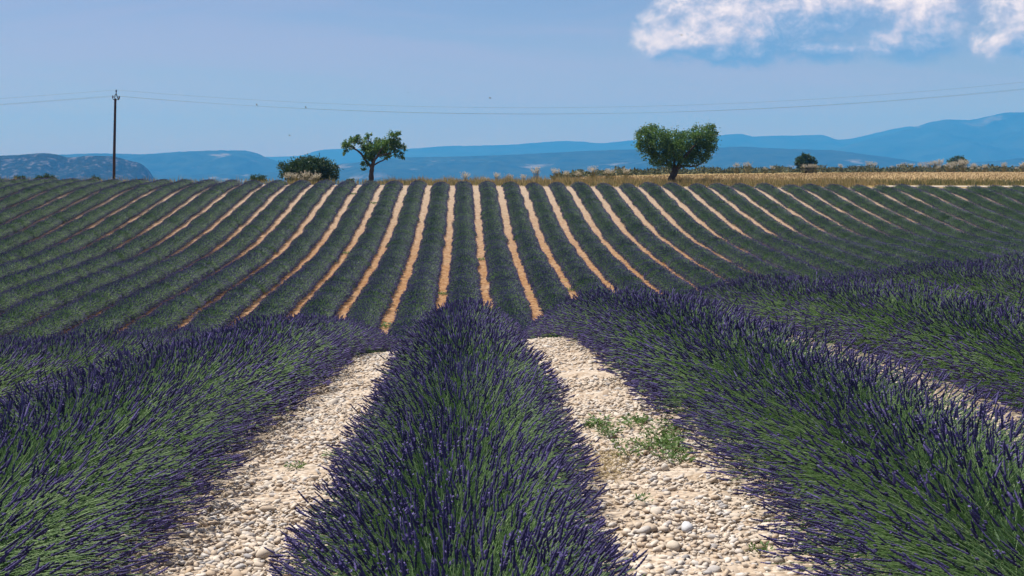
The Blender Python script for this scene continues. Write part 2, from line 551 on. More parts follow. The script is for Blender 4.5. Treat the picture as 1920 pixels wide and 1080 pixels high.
def spike_curves(rng, C, lmin, lmax, k):
    """flower spikes carry on from the stem ends, turning a little upwards"""
    n = len(C)
    end = C[:, -1]
    d = C[:, -1] - C[:, -2]
    d /= np.linalg.norm(d, axis=1, keepdims=True)
    d += rng.normal(0, 0.14, d.shape)
    d[:, 2] += 0.22
    d /= np.linalg.norm(d, axis=1, keepdims=True)
    L = rng.uniform(lmin, lmax, n)
    t = np.linspace(0, 1, k)[None, :, None]
    bend = np.zeros((n, 1, 3))
    bend[:, 0, 2] = 0.12 * L
    return end[:, None] + d[:, None] * (L[:, None, None] * t) + bend * t * t, L


SPIKE_SHARE = {'hi': 0.72, 'mid': 0.74, 'lo': 0.76}


def lavender_stretch(seed, length, n, detail):
    rng = np.random.default_rng(seed)
    g = Geo()
    seg, sides = {'hi': (5, 3), 'mid': (4, 3), 'lo': (3, 3)}[detail]
    C = stem_curves(rng, n, length, seg, inner=0.83 if detail == 'lo' else 0.70)
    rad = {'hi': 0.0011, 'mid': 0.0018, 'lo': 0.0042}[detail]
    V, q = tube(C, np.full(C.shape[:2], rad) * np.linspace(1.25, 0.8, seg)[None], sides)
    ti = rng.beta(2.2, 2.2, n)
    g.add(V, [q], 1, np.repeat(ti, seg * sides))
    if detail == 'hi':
        prof = np.array([0.3, 1.0, 0.62, 1.08, 0.62, 1.05, 0.6, 0.95, 0.52, 0.78, 0.40, 0.08])
        m = 5
    elif detail == 'mid':
        prof = np.array([0.35, 1.05, 0.72, 1.0, 0.6, 0.06])
        m = 4
    else:
        prof = np.array([0.3, 1.0, 0.8, 0.05])
        m = 3
    k = len(prof)
    C0 = C
    C = C[(rng.random(len(C)) < SPIKE_SHARE[detail]) | (C[:, -1, 2] < 0.20)]
    n = len(C)
    S, L = spike_curves(rng, C, 0.030, 0.058, k)
    w0 = {'hi': 0.0037, 'mid': 0.0047, 'lo': 0.0090}[detail]
    Rd = prof[None] * (w0 * rng.uniform(0.75, 1.25, n))[:, None]
    if detail == 'hi':
        Rd = Rd * rng.uniform(0.82, 1.18, Rd.shape)
    V, q = tube(S, Rd, m)
    ts = np.clip(rng.beta(2, 2.6, n), 0, 1)
    tv = np.repeat(ts, k * m)
    tv = np.clip(tv + rng.normal(0, 0.13, len(tv)) + 0.5 * (rng.random(len(tv)) < 0.03), 0, 1)
    g.add(V, [q], 2, tv)
    # lone whorl a little below the spike, as lavandin carries it
    if detail != 'lo':
        sel = rng.random(n) < 0.45
        e = C[sel, -1]
        dd = C[sel, -1] - C[sel, -2]
        dd /= np.linalg.norm(dd, axis=1, keepdims=True)
        Q = e[:, None] - dd[:, None] * (np.array([0.026, 0.020, 0.014])[None, :, None])
        V, q = tube(Q, np.array([[0.0015, 0.0046, 0.0012]]).repeat(len(e), 0), 4)
        g.add(V, [q], 2, np.repeat(ts[sel], 12))
    # narrow leaves of the cushion
    nl = {'hi': 620, 'mid': 320, 'lo': 300}[detail]
    ph = np.arcsin(rng.uniform(-1, 1, nl))
    r0 = rng.uniform(0.30, 0.62, nl)
    pos = np.stack([0.50 * np.sin(ph) * r0, rng.uniform(-.5, .5, nl) * length, 0.03 + 0.50 * np.cos(ph) * r0], 1)
    dr = np.stack([np.sin(ph), rng.normal(0, 0.35, nl), np.cos(ph) + 0.25], 1) + rng.normal(0, 0.3, (nl, 3))
    V, q = blades(pos, dr, unit(nl, rng), rng.uniform(0.07, 0.15, nl), {'hi': 0.007, 'mid': 0.011, 'lo': 0.022}[detail])
    g.add(V, [q], 0, np.repeat(rng.beta(2, 2, nl), 4))
    # dense woody heart that closes the view through the cushion
    a = np.linspace(-math.pi / 2, math.pi / 2, 8)
    yy = np.linspace(-0.5, 0.5, 5) * length
    A, Y = np.meshgrid(a, yy)
    rad = 1 + rng.normal(0, 0.09, A.shape)
    V = np.stack([0.27 * np.sin(A) * rad, Y, 0.27 * np.cos(A) * rad - 0.02], -1).reshape(-1, 3)
    i = np.arange(A.size).reshape(A.shape)
    q = np.stack([i[:-1, :-1], i[1:, :-1], i[1:, 1:], i[:-1, 1:]], -1).reshape(-1, 4)
    g.add(V, [q], 0, 0.15)
    if detail == 'lo':
        return [g.mesh('lavender_plant', [M_LEAF, M_STEM, M_SPIKE])]
    out = []
    for mi, nm, mt in ((0, 'lavender_plant', M_LEAF), (1, 'flower_stems', M_STEM), (2, 'flower_spikes', M_SPIKE)):
        h = Geo()
        off = 0
        for V, f, m_, t_ in zip(g.V, g.F, g.M, g.T):
            if m_ == mi:
                h.add(V, [f - off], 0, t_)
            off += len(V)
        out.append(h.mesh(nm, [mt]))
    return out


HI = [lavender_stretch(100 + i, 0.5, 740, 'hi') for i in range(10)]
MID = [lavender_stretch(200 + i, 0.5, 620, 'mid') for i in range(8)]
LO = [lavender_stretch(300 + i, 1.0, 700, 'lo') for i in range(8)]

ORD = ['', 'first', 'second', 'third', 'fourth', 'fifth', 'sixth', 'seventh', 'eighth', 'ninth', 'tenth', 'eleventh', 'twelfth', 'thirteenth', 'fourteenth', 'fifteenth', 'sixteenth',
       'seventeenth', 'eighteenth', 'nineteenth', 'twentieth', 'twenty-first', 'twenty-second', 'twenty-third', 'twenty-fourth', 'twenty-fifth', 'twenty-sixth', 'twenty-seventh']


def in_view(x, y, m=170):
    px = CX + F * x / max(y, 0.5)
    return -m - F * 0.7 / max(y, .5) < px < 1920 + m + F * 0.7 / max(y, .5)


rows = {}
rng = np.random.default_rng(11)
for k in range(-22, 26):
    x0 = k * PERIOD
    places = []
    y = 1.7
    end = 111.3 + 0.4 * math.sin(k * 1.7)
    while y < end:
        step = 0.5 if y < 25 else 1.0
        if in_view(x0, y) or (y < 16 and abs(k) <= 3):
            places.append((y, step))
        y += step
    if not places:
        continue
    if k == 0:
        lab = 'middle lavender row flanked by two bare stony paths, deep purple spikes fanning to both sides'
    elif k < 0:
        lab = f'{ORD[-k]} lavender row from the middle row, counting towards the utility pole'
    else:
        lab = f'{ORD[k]} lavender row from the middle row, counting towards the golden stubble field'
    root = empty('lavender_row', (x0, places[0][0], float(gz(x0, places[0][0]))))
    tag(root, lab, 'lavender row', 'lavender rows of the field')
    rows[k] = root
    for (y, step) in places:
        me = (HI if y < 8.5 else MID if y < 25 else LO)[int(rng.integers(0, 8))]
        o = bpy.data.objects.new('lavender_plant', me[0])
        sl = math.atan(float(gz(x0, y + 0.5) - gz(x0, y - 0.5)))
        cs = math.atan(float(gz(x0 + 0.5, y) - gz(x0 - 0.5, y)))
        sway = 0.03 * math.sin(y * 0.9 + k * 2.1) + 0.02 * math.sin(y * 2.3 + k)
        p = Vector((x0 + sway, y, float(gz(x0, y)) - 0.015))
        flip = math.pi if rng.random() < 0.5 else 0.0
        far = min(1.0, max(0.0, (y - 22) / 12))
        near_w = 0.97 if k == 0 else 1.22 if abs(k) == 1 else 1.04
        up = min(1.0, max(0.0, (y - 62) / 34))          # plants are stronger down in the dip than on the dry crest
        sx, sz = near_w * (1 - far) + (1.19 - 0.07 * up) * far, 1.0 + (0.06 - 0.18 * up) * far
        M = Matrix.Translation(p) @ Matrix.Rotation(sl, 4, 'X') @ Matrix.Rotation(-cs, 4, 'Y') @ Matrix.Rotation(flip + rng.normal(0, 0.04), 4, 'Z')
        size = rng.uniform(0.92, 1.08)
        M = M @ Matrix.Diagonal((sx * size * rng.uniform(0.96, 1.04), 1.06, sz * size, 1))
        o.parent = root
        o.matrix_parent_inverse = Matrix.Translation(-root.location)
        o.matrix_basis = M
        COL.objects.link(o)
        for sub, nm in zip(me[1:], ('flower_stems', 'flower_spikes')):
            c = bpy.data.objects.new(nm, sub)
            c.parent = o
            c['kind'] = 'stuff'
            COL.objects.link(c)

# single flower stems of the near rows: each its own part with its spike
stem_v, spike_v = [], []
for i in range(14):
    r2 = np.random.default_rng(500 + i)
    L = 0.40
    t = np.linspace(0, 1, 7)
    bow = r2.uniform(-0.04, 0.04)
    C = np.stack([bow * np.sin(t * math.pi * .6), 0.02 * np.sin(t * 2 + i), L * t], 1)[None]
    V, q = tube(C, np.linspace(0.0017, 0.0011, 7)[None], 4)
    stem_v.append(mesh_from('flower_stem', V, [q], M_STEM, tint=np.full(len(V), r2.uniform(.3, .9))))
    g = Geo()
    prof = np.array([0.3, 1.0, 0.6, 1.1, 0.62, 1.1, 0.6, 1.0, 0.55, 0.9, 0.5, 0.7, 0.3, 0.05])
    ln = r2.uniform(0.042, 0.068)
    z = np.linspace(0, ln, len(prof))
    S = np.stack([C[0, -1, 0] + 0.06 * (z - 0) * r2.normal(), C[0, -1, 1] + 0.06 * z * r2.normal(), L + z], 1)[None]
    V, q = tube(S, (prof * 0.0043 * r2.uniform(.9, 1.15, len(prof)))[None], 6)
    base = r2.uniform(0.25, 0.6)
    g.add(V, [q], 0, np.clip(base + r2.normal(0, .12, len(V)), 0, 1))
    # open florets
    nf = int(r2.integers(4, 12))
    zf = r2.uniform(0.008, ln * 0.85, nf)
    an = r2.uniform(0, 6.28, nf)
    dr = np.stack([np.cos(an), np.sin(an), np.full(nf, .5)], 1)
    V, q = blades(np.stack([C[0, -1, 0] + 0.004 * np.cos(an), C[0, -1, 1] + 0.004 * np.sin(an), L + zf], 1), dr, unit(nf, r2), 0.009, 0.006)
    g.add(V, [q], 0, 0.95)
    spike_v.append(g.mesh('flower_spike', [M_SPIKE]))

rng = np.random.default_rng(21)
for k, y0, y1, count in ((0, 2.9, 5.2, 290), (1, 3.6, 7.0, 200), (-1, 3.6, 7.0, 200)):
    for c in range(count):
        y = rng.uniform(y0, y1)
        ph = math.asin(rng.uniform(-1, 1) * 0.98)
        if k != 0:
            ph = -abs(ph) * k if rng.random() < 0.75 else ph
        base = Vector((k * PERIOD + 0.13 * math.sin(ph) + rng.normal(0, .03), y, float(gz(k * PERIOD, y)) + 0.06 + 0.12 * math.cos(ph)))
        d = Vector((math.sin(ph) * 1.0 + rng.normal(0, .07), rng.normal(0, .16), math.cos(ph) * 1.02 + 0.16)).normalized()
        i = int(rng.integers(0, 14))
        M = Matrix.Translation(base) @ d.to_track_quat('Z', 'Y').to_matrix().to_4x4() @ Matrix.Rotation(rng.uniform(0, 6.28), 4, 'Z') @ Matrix.Diagonal((1, 1, rng.uniform(0.82, 1.02), 1))
        s = bpy.data.objects.new('flower_stem', stem_v[i])
        s.parent = rows[k]
        s.matrix_parent_inverse = Matrix.Translation(-rows[k].location)
        s.matrix_basis = M
        COL.objects.link(s)
        p = bpy.data.objects.new('flower_spike', spike_v[i])
        p.parent = s
        COL.objects.link(p)

# ------------------------------------------------------------------ stones on the paths


def stone_mesh(seed, sub=2):
    r2 = np.random.default_rng(seed)
    bm = bmesh.new()
    bmesh.ops.create_icosphere(bm, subdivisions=sub, radius=1.0)
    off = Vector(r2.uniform(-50, 50, 3))
    cuts = [(Vector(unit(1, r2)[0]), r2.uniform(0.5, 0.8)) for _ in range(9)]
    sc = Vector((1.0, r2.uniform(0.65, 0.95), r2.uniform(0.45, 0.72)))
    for v in bm.verts:
        d = v.co.normalized()
        r = 1.0
        for n, h in cuts:
            c = d.dot(n)
            if c > 0:
                r = min(r, (h / c) * 0.85 + r * 0.15 if h / c < r else r)
        r *= 1 + 0.16 * mnoise.noise(d * 1.6 + off)
        v.co = Vector((d.x * sc.x, d.y * sc.y, d.z * sc.z)) * r
    me = bpy.data.meshes.new('stone')
    bm.to_mesh(me)
    bm.free()
    me.materials.append(M_STONE)
    me.polygons.foreach_set('use_smooth', np.ones(len(me.polygons), bool))
    return me


STONES = [stone_mesh(40 + i) for i in range(16)]


def put_stone(x, y, r, me, rng, parent=ground, name='stone', sink=0.25):
    o = bpy.data.objects.new(name, me)
    o.location = (x, y, float(gz(x, y)) + r * (0.5 - sink))
    o.rotation_euler = (rng.normal(0, .25), rng.normal(0, .25), rng.uniform(0, 6.28))
    o.scale = (r * rng.uniform(.85, 1.2), r * rng.uniform(.85, 1.2), r * rng.uniform(.8, 1.15))
    return link(o, parent)


rng = np.random.default_rng(31)


def path_x(rng, k):
    return (k + 0.5) * PERIOD + np.clip(rng.normal(0, 0.22), -0.55, 0.55)


for i in range(290):
    k = int(rng.choice([-1, 0, 0, -1, 0, -1, 1, -2]))
    y = 4.3 + 13.5 * rng.random() ** 1.7
    r = 0.017 + 0.032 * rng.random() ** 2.2
    put_stone(path_x(rng, k), y, r, STONES[int(rng.integers(0, 16))], rng)

# gravel: everything smaller, one body of stone chips
ico = bmesh.new()
bmesh.ops.create_icosphere(ico, subdivisions=1, radius=1.0)
IV = np.array([v.co[:] for v in ico.verts])
IF = np.array([[v.index for v in f.verts] for f in ico.faces])
ico.free()


def gravel(n, ks, y0, y1, powr, rmin, rmax, rng, low=True):
    k = rng.choice(ks, n)
    y = y0 + (y1 - y0) * rng.random(n) ** powr
    x = (k + 0.5) * PERIOD + np.clip(rng.normal(0, 0.30, n), -0.75, 0.75)
    r = rmin + (rmax - rmin) * rng.random(n) ** 3.2
    bare = np.sin(x * 5.1 + 1.3 * np.sin(y * 2.3)) + np.sin(y * 3.7 + 2.1 * np.sin(x * 3.9)) + 0.8 * np.sin(x * 11 + y * 9)
    keep = (bare > rng.normal(-2.0, 0.5, n)) | (r < rmin * 1.25)
    k, x, y, r = k[keep], x[keep], y[keep], r[keep]
    n = len(x)
    base = IV if not low else IV[:]
    V = np.repeat(base[None], n, 0)
    V = V * (1 + rng.normal(0, 0.16, V.shape[:2]))[..., None]
    V = V * np.stack([np.ones(n), rng.uniform(.55, 1, n), rng.uniform(.4, .75, n)], 1)[:, None]
    a = rng.uniform(0, 6.28, n)
    ca, sa = np.cos(a)[:, None], np.sin(a)[:, None]
    tilt = rng.normal(0, .35, n)[:, None]
    X = V[..., 0] * ca - V[..., 1] * sa
    Y = V[..., 0] * sa + V[..., 1] * ca
    Z = V[..., 2] + tilt * X
    z0 = gz(x, y) + r * rng.uniform(-0.05, 0.35, n)
    V = np.stack([X * r[:, None] + x[:, None], Y * r[:, None] + y[:, None], Z * r[:, None] + z0[:, None]], -1)
    f = (IF[None] + (np.arange(n) * len(IV))[:, None, None]).reshape(-1, 3)
    return V.reshape(-1, 3), f, np.repeat(rng.random(n) * 0.93, len(IV))


# octahedral chips keep the body light
IV = np.array([[1, 0, 0], [0, 1, 0], [-1, 0, 0], [0, -1, 0], [.55, .55, .6], [-.55, .55, .6], [-.55, -.55, .6], [.55, -.55, .6], [0, 0, .85], [0, 0, -.8]], float)
IF = np.array([[0, 1, 4], [1, 2, 5], [2, 3, 6], [3, 0, 7], [0, 4, 7], [1, 5, 4], [2, 6, 5], [3, 7, 6], [4, 5, 8], [5, 6, 8], [6, 7, 8], [7, 4, 8], [1, 0, 9], [2, 1, 9], [3, 2, 9], [0, 3, 9]])
g = Geo()
for args in ((34000, [-1, 0], 4.0, 11, 1.2, 0.005, 0.027, rng), (13000, [-1, 0], 9, 20, 1.0, 0.007, 0.034, rng), (7000, [1, 2, -2, -3], 4, 19, 1.0, 0.006, 0.030, rng)):
    V, f, ti = gravel(*args)
    g.add(V, [f], 0, ti)
g.obj('gravel', [M_STONE], ground, smooth=False, kind='stuff')

# a few stones that stand out
for px, py, y, r, i, lab in ((567, 779, 9.0, 0.026, 3, 'small dark grey rock by the lavender edge of the path towards the pole'),
                             (540, 807, 8.4, 0.040, 5, 'rounded cream rock beside the small dark grey rock'),
                             (1288, 1012, 5.75, 0.046, 12, 'broken grey-white rock on the path with the green weed patch'),
                             (1040, 708, 11.6, 0.070, 2, 'pale round boulder at the far end of the path with the weeds'),
                             (1262, 1048, 5.45, 0.040, 9, 'smooth egg-shaped tan rock just below the broken grey-white rock'),
                             (432, 930, 6.65, 0.045, 11, 'round rock tucked under the drooping lavender of the path towards the pole'),
                             (500, 957, 6.3, 0.042, 1, 'upright tan rock standing alone in the path towards the pole'),
                             (500, 1043, 5.45, 0.052, 13, 'broad cream rock with a shaded flat front in the stony path')):
    x = (px - CX) * y / F
    o = put_stone(x, y, r, STONES[i], rng, None, 'rock', 0.2)
    if 'dark grey' in lab and 'small' == lab[:5]:
        me = STONES[i].copy()
        me.materials[0] = plain('dark_flint', (0.045, 0.047, 0.055), 0.6)
        o.data = me
    if lab.startswith('broken'):
        me = STONES[i].copy()
        me.materials[0] = plain('grey_white_limestone', (0.46, 0.46, 0.47), 0.85)
        o.data = me
    tag(o, lab, 'rock', 'larger rocks on the paths')

# ------------------------------------------------------------------ weeds


def weed_mesh(seed, n, spread, ll, lw, up):
    r2 = np.random.default_rng(seed)
    a = r2.uniform(0, 6.28, n)
    rr = spread * np.sqrt(r2.random(n))
    pos = np.stack([np.cos(a) * rr, np.sin(a) * rr, r2.uniform(0.0, up, n)], 1)
    d = np.stack([np.cos(a), np.sin(a), r2.uniform(0.1, 1.0, n)], 1) + r2.normal(0, .5, (n, 3)) * [1, 1, .2]
    nr = np.stack([r2.normal(0, .4, n), r2.normal(0, .4, n), np.ones(n)], 1)
    V, q = blades(pos, d, nr, r2.uniform(.6, 1.3, n) * ll, lw)
    g = Geo()
    g.add(V, [q], 0, np.repeat(r2.beta(2, 2, n), 4))
    ns = 9
    a = r2.uniform(0, 6.28, ns)
    C = np.stack([np.zeros((ns, 3)), np.stack([np.cos(a) * spread * .5, np.sin(a) * spread * .5, np.full(ns, up * .7)], 1), np.stack([np.cos(a) * spread, np.sin(a) * spread, np.full(ns, up * .8)], 1)], 1)
    V, q = tube(C, np.full((ns, 3), lw * 0.10), 3)
    g.add(V, [q], 0, .4)
    return g.mesh('weed', [M_WEED])


WEEDS = [weed_mesh(60 + i, 46, 0.055, 0.022, 0.011, 0.03) for i in range(6)]
BIGW = [weed_mesh(70 + i, 150, 0.42, 0.10, 0.04, 0.09) for i in range(4)]
rng = np.random.default_rng(41)


def weed(px, y, scale, lab, group, big=False):
    x = (px - CX) * y / F
    o = bpy.data.objects.new('weed', (BIGW if big else WEEDS)[int(rng.integers(0, 4))])
    o.location = (x, y, float(gz(x, y)) + (0.0 if big else 0.012))
    o.rotation_euler = (0, 0, rng.uniform(0, 6.28))
    o.scale = (scale, scale, scale)
    link(o)
    tag(o, lab, 'weed', group)


for i in range(30):
    y = 7.0 + 1.5 * rng.random()
    cxp = 1092 + (8.6 - y) * 40
    weed(cxp + 150 * rng.random(), y, rng.uniform(0.7, 1.5), 'low green weed in the weedy patch on the stony path', 'weeds of the green patch')
weed(1117, 8.35, 1.2, 'small leafy weed at the corner of the green weed patch, against the middle row', 'single weeds')
weed(555, 7.3, 1.0, 'small dry-looking weed alone in the stony path towards the pole', 'single weeds')
weed(625, 7.6, 1.1, 'bright green seedling at the foot of the middle lavender row', 'single weeds')
weed(1205, 6.25, 0.8, 'tiny seedling between stones below the green weed patch', 'single weeds')
weed(1425, 5.35, 0.9, 'green tuft under the lavender near the broken grey-white rock', 'single weeds')
for px, y, s, lab in ((726, 50.2, 1.3, 'bright green weed clump at the low end of a hillside gap'), (905, 74.5, 1.0, 'green weeds across the gap beside the middle row, half way up the hill'),
                      (830, 60, 0.9, 'low green weeds in the gap beside the middle row, low on the hill'), (652, 77, 1.1, 'green weed clump half way up the gap leading to the small tree'),
                      (686, 99, 1.0, 'green weeds near the top of the gap leading to the small tree'), (1063, 61.5, 1.0, 'yellowing weeds at the low end of a gap by the first row'),
                      (655, 104, 0.9, 'yellow-green weeds below the dark round bush at the field top')):
    k = round(((px - CX) * y / F) / PERIOD - 0.5)
    xx = (k + 0.5) * PERIOD
    weed(CX + xx * F / y, y, s, lab, 'weeds in the hillside gaps', True)

# dry straw beside the weeds
rng = np.random.default_rng(43)
n = 700
y = rng.uniform(6.7, 7.5, n)
x = (1140 - CX) * y / F + rng.normal(0, 0.07, n)
pos = np.stack([x, y, gz(x, y) + rng.uniform(0.005, 0.035, n)], 1)
V, q = blades(pos, np.stack([rng.normal(0, 1, n), rng.normal(0, 1, n), rng.normal(0, .15, n)], 1), np.tile([0, 0, 1.0], (n, 1)), rng.uniform(.03, .11, n), 0.003)
g = Geo()
g.add(V, [q], 0, np.repeat(rng.beta(2, 2, n) * 0.7, 4))
tag(g.obj('straw', [M_DRY]), 'wisp of dry golden straw lying on the path beside the weeds', 'straw', kind='stuff')

# ------------------------------------------------------------------ field margin beyond the crest
rng = np.random.default_rng(51)


def grass_body(name, n, xy, hmin, hmax, wid, material, label, cat, lean=0.25, tint=(2, 2), plume=None, parent=None):
    x, y = xy(n)
    h = rng.uniform(hmin, hmax, n) * (0.75 + 0.5 * np.sin(x * 1.3) ** 2 * rng.random(n))
    g = Geo()
    d = np.stack([rng.normal(0, lean, n), rng.normal(0, lean, n), np.ones(n)], 1)
    pos = np.stack([x, y, gz(x, y) - 0.02], 1)
    nr = np.stack([rng.normal(0, .3, n), -np.ones(n), rng.normal(0, .2, n)], 1)
    V, q = blades(pos, d, nr, h, wid)
    g.add(V, [q], 0, np.repeat(rng.beta(*tint, n), 4))
    o = g.obj(name, [material], parent)
    tag(o, label, cat, kind='stuff')
    return o


def band(x0, x1, y0, y1):
    return lambda n: (rng.uniform(x0, x1, n), rng.uniform(y0, y1, n))


def crest_band(n):
    x = np.concatenate([rng.uniform(-8, 62, int(n * .85)), rng.uniform(-46, -8, n - int(n * .85))])
    y = 112.0 + 6.5 * rng.random(n) ** 1.3 + np.where(x > 31, 5.5, 0)
    return x, y


grass_body('verge_grass', 14000, crest_band, 0.25, 0.75, 0.035, M_VERGE, 'rough green and straw-coloured grass along the top of the lavender field', 'grass')
grass_body('dry_grass', 7000, lambda n: (rng.uniform(-6, 34, n), rng.uniform(114, 121, n)), 0.35, 0.95, 0.03, M_DRY, 'dry yellow grass standing behind the lavender row ends', 'grass')


grass_body('green_verge', 2600, lambda n: (9 + 50 * rng.random(n), 117.6 + 4 * rng.random(n) ** 1.5), 0.25, 0.75, 0.04, leafy('green_verge_grass', (0.05, 0.08, 0.03), (0.11, 0.14, 0.05), (0.24, 0.22, 0.09), 0.3, 0.7, 0), 'taller green grass strip between the stubble field and the lavender', 'grass')


def stub(n):
    u, v = rng.random(n), rng.random(n) ** 1.2
    return 3 + u * 157 * (0.30 + 0.70 * v), 121 + v * (30 + 125 * np.clip(u * 1.8, 0, 1))


grass_body('stubble', 30000, stub, 0.12, 0.3, 0.05, M_WHEAT, 'golden cereal stubble covering the field behind the large tree', 'stubble', 0.2)

# scrubby bank behind the stubble field
n = 24000
x = rng.uniform(10, 190, n)
y = rng.uniform(0, 1, n) * 8 + np.interp(x, [10, 30, 60, 190], [158, 210, 250, 285])
hh = np.interp(x, [10, 45, 110, 190], [0.7, 0.9, 1.1, 1.4]) * (0.55 + 0.5 * np.sin(x * .37) ** 2 + 0.25 * np.sin(x * 1.9))
pos = np.stack([x, y, gz(x, y) + rng.random(n) * hh], 1)
V, q = blades(pos, unit(n) + [0, 0, .6], unit(n), rng.uniform(.25, .55, n), 0.24)
g = Geo()
g.add(V, [q], 0, np.repeat(rng.beta(2, 2, n), 4))
tag(g.obj('scrub', [leafy('bank_scrub', (0.03, 0.045, 0.022), (0.075, 0.09, 0.04), (0.20, 0.19, 0.08), 0.2, 0.7, 0)]), 'low dark green scrub along the far edge of the stubble field', 'scrub', kind='stuff')

# feathery pale grass clumps


def plume_mesh(seed, n):
    r2 = np.random.default_rng(seed)
    g = Geo()
    a = r2.uniform(0, 6.28, n)
    out = r2.uniform(0.05, 0.45, n)
    tip = np.stack([np.cos(a) * out, np.sin(a) * out, r2.uniform(0.75, 1.1, n)], 1)
    root = np.stack([np.cos(a) * .07, np.sin(a) * .07, np.zeros(n)], 1)
    mid = root * .4 + tip * .6
    mid[:, 2] += 0.12
    mid[:, :2] *= 0.6
    t = np.linspace(0, 1, 5)[None, :, None]
    C = root[:, None] * (1 - t) ** 2 + 2 * mid[:, None] * t * (1 - t) + tip[:, None] * t * t
    V, q = tube(C, np.full((n, 5), 0.006), 3)
    g.add(V, [q], 0, .5)
    nb = n * 9
    i = r2.integers(0, n, nb)
    tt = r2.uniform(0.70, 1.0, nb)[:, None]
    p = root[i] * (1 - tt) ** 2 + 2 * mid[i] * tt * (1 - tt) + tip[i] * tt * tt
    V, q = blades(p, unit(nb, r2) * .8 + [0, 0, .7], unit(nb, r2), r2.uniform(.06, .16, nb), .018)
    g.add(V, [q], 1, np.repeat(r2.beta(2, 2, nb), 4))
    nb = n * 3
    a = r2.uniform(0, 6.28, nb)
    V, q = blades(np.stack([np.cos(a) * .1, np.sin(a) * .1, np.zeros(nb)], 1), np.stack([np.cos(a) * .6, np.sin(a) * .6, np.ones(nb)], 1), unit(nb, r2), r2.uniform(.3, .7, nb), .025)
    g.add(V, [q], 0, np.repeat(r2.random(nb), 4))
    return g.mesh('plume_grass', [M_VERGE, M_PLUME])


PLUMES = [plume_mesh(80 + i, 34) for i in range(4)]


def plume(px, d, h, lab, grp):
    x = (px - CX) * d / F
    o = bpy.data.objects.new('plume_grass', PLUMES[int(rng.integers(0, 4))])
    o.location = (x, d, float(gz(x, d)) - 0.02)
    o.rotation_euler = (0, 0, rng.uniform(0, 6.28))
    o.scale = (h * 1.05, h * 1.05, h)
    link(o)
    tag(o, lab, 'grass', grp)


for px in (543, 556, 567, 572, 584, 592):
    plume(px, 120, rng.uniform(0.7, 1.3), 'feathery pale grass clump in front of the big dark round bush', 'feathery grass by the big bush')
for px in (790, 822, 838, 848, 860, 872, 905, 935, 960, 985, 1010, 1035, 1060, 1090, 1115, 1135, 1150, 1170):
    plume(px + rng.uniform(-6, 6), 122 + rng.uniform(0, 14), rng.uniform(0.8, 1.35), 'feathery pale grass clump on the field margin between the two trees', 'feathery grass between the trees')
for px in list(range(1385, 1470, 22)):
    plume(px + rng.uniform(-6, 6), 225, rng.uniform(1.0, 1.8), 'feathery pale grass clump on the far bank between large tree and small round bush', 'feathery grass on the bank by the large tree')
for px in (1506, 1517, 1522, 1530):
    plume(px, 238, 1.4, 'feathery pale grass clump at the foot of the small round bush', 'feathery grass at the small bush')
for px in np.concatenate([rng.uniform(1545, 1990, 26), rng.normal(1775, 42, 26)]):
    plume(px, 262 + rng.uniform(-8, 10), rng.uniform(0.7, 1.9) * (1.0 + 0.35 * math.exp(-((px - 1775) / 55) ** 2)), 'feathery pale grass clump on the far bank past the small round bush', 'feathery grass along the far bank')

# ------------------------------------------------------------------ trees and bushes


def limb(g_parent, name, pts, r0, r1, parent, mat_=None):
    P = np.array(pts, float)
    # smooth the polyline
    t = np.linspace(0, len(P) - 1, (len(P) - 1) * 5 + 1)
    Q = np.stack([pchip(np.arange(len(P)), P[:, a])(t) for a in range(3)], 1)
    Q += np.random.default_rng(len(P) + int(abs(P[0, 2] * 100))).normal(0, 0.012, Q.shape)
    rad = np.linspace(r0, r1, len(Q)) * (1 + 0.10 * np.sin(np.arange(len(Q)) * 1.9))
    V, q = tube(Q[None], rad[None], 9)
    return link(bpy.data.objects.new(name, mesh_from(name, V, [q], mat_ or M_BARK)), parent)


def leaf_cloud(rng, blobs, n, size, wid, hollow=0.35, twigs=40):
    """leaves in many small clumps spread through blobs (centre, radii)"""
    B = np.array(blobs, float)
    vol = B[:, 3] * B[:, 4] * B[:, 5]
    share = vol ** 0.8 / (vol ** 0.8).sum()
    pos, out = [], []
    for b, s in zip(B, share):
        m = max(8, int(n * s))
        nc = max(3, m // 26)
        u = unit(nc, rng)
        rr = (hollow + (1 - hollow) * rng.random(nc)) ** 0.6
        cc = b[:3] + u * rr[:, None] * b[3:6]
        i = rng.integers(0, nc, m)
        sp = rng.normal(0, 0.15, (m, 3)) * min(1.0, b[3:6].mean() / 0.55)
        pos.append(cc[i] + sp)
        out.append(u[i] + rng.normal(0, .7, (m, 3)))
    pos, out = np.concatenate(pos), np.concatenate(out)
    m = len(pos)
    V, q = blades(pos, out + [0, 0, 0.1], unit(m, rng), rng.uniform(.7, 1.3, m) * size, wid)
    return V, q, np.repeat(rng.beta(2.2, 2.2, m), 4)


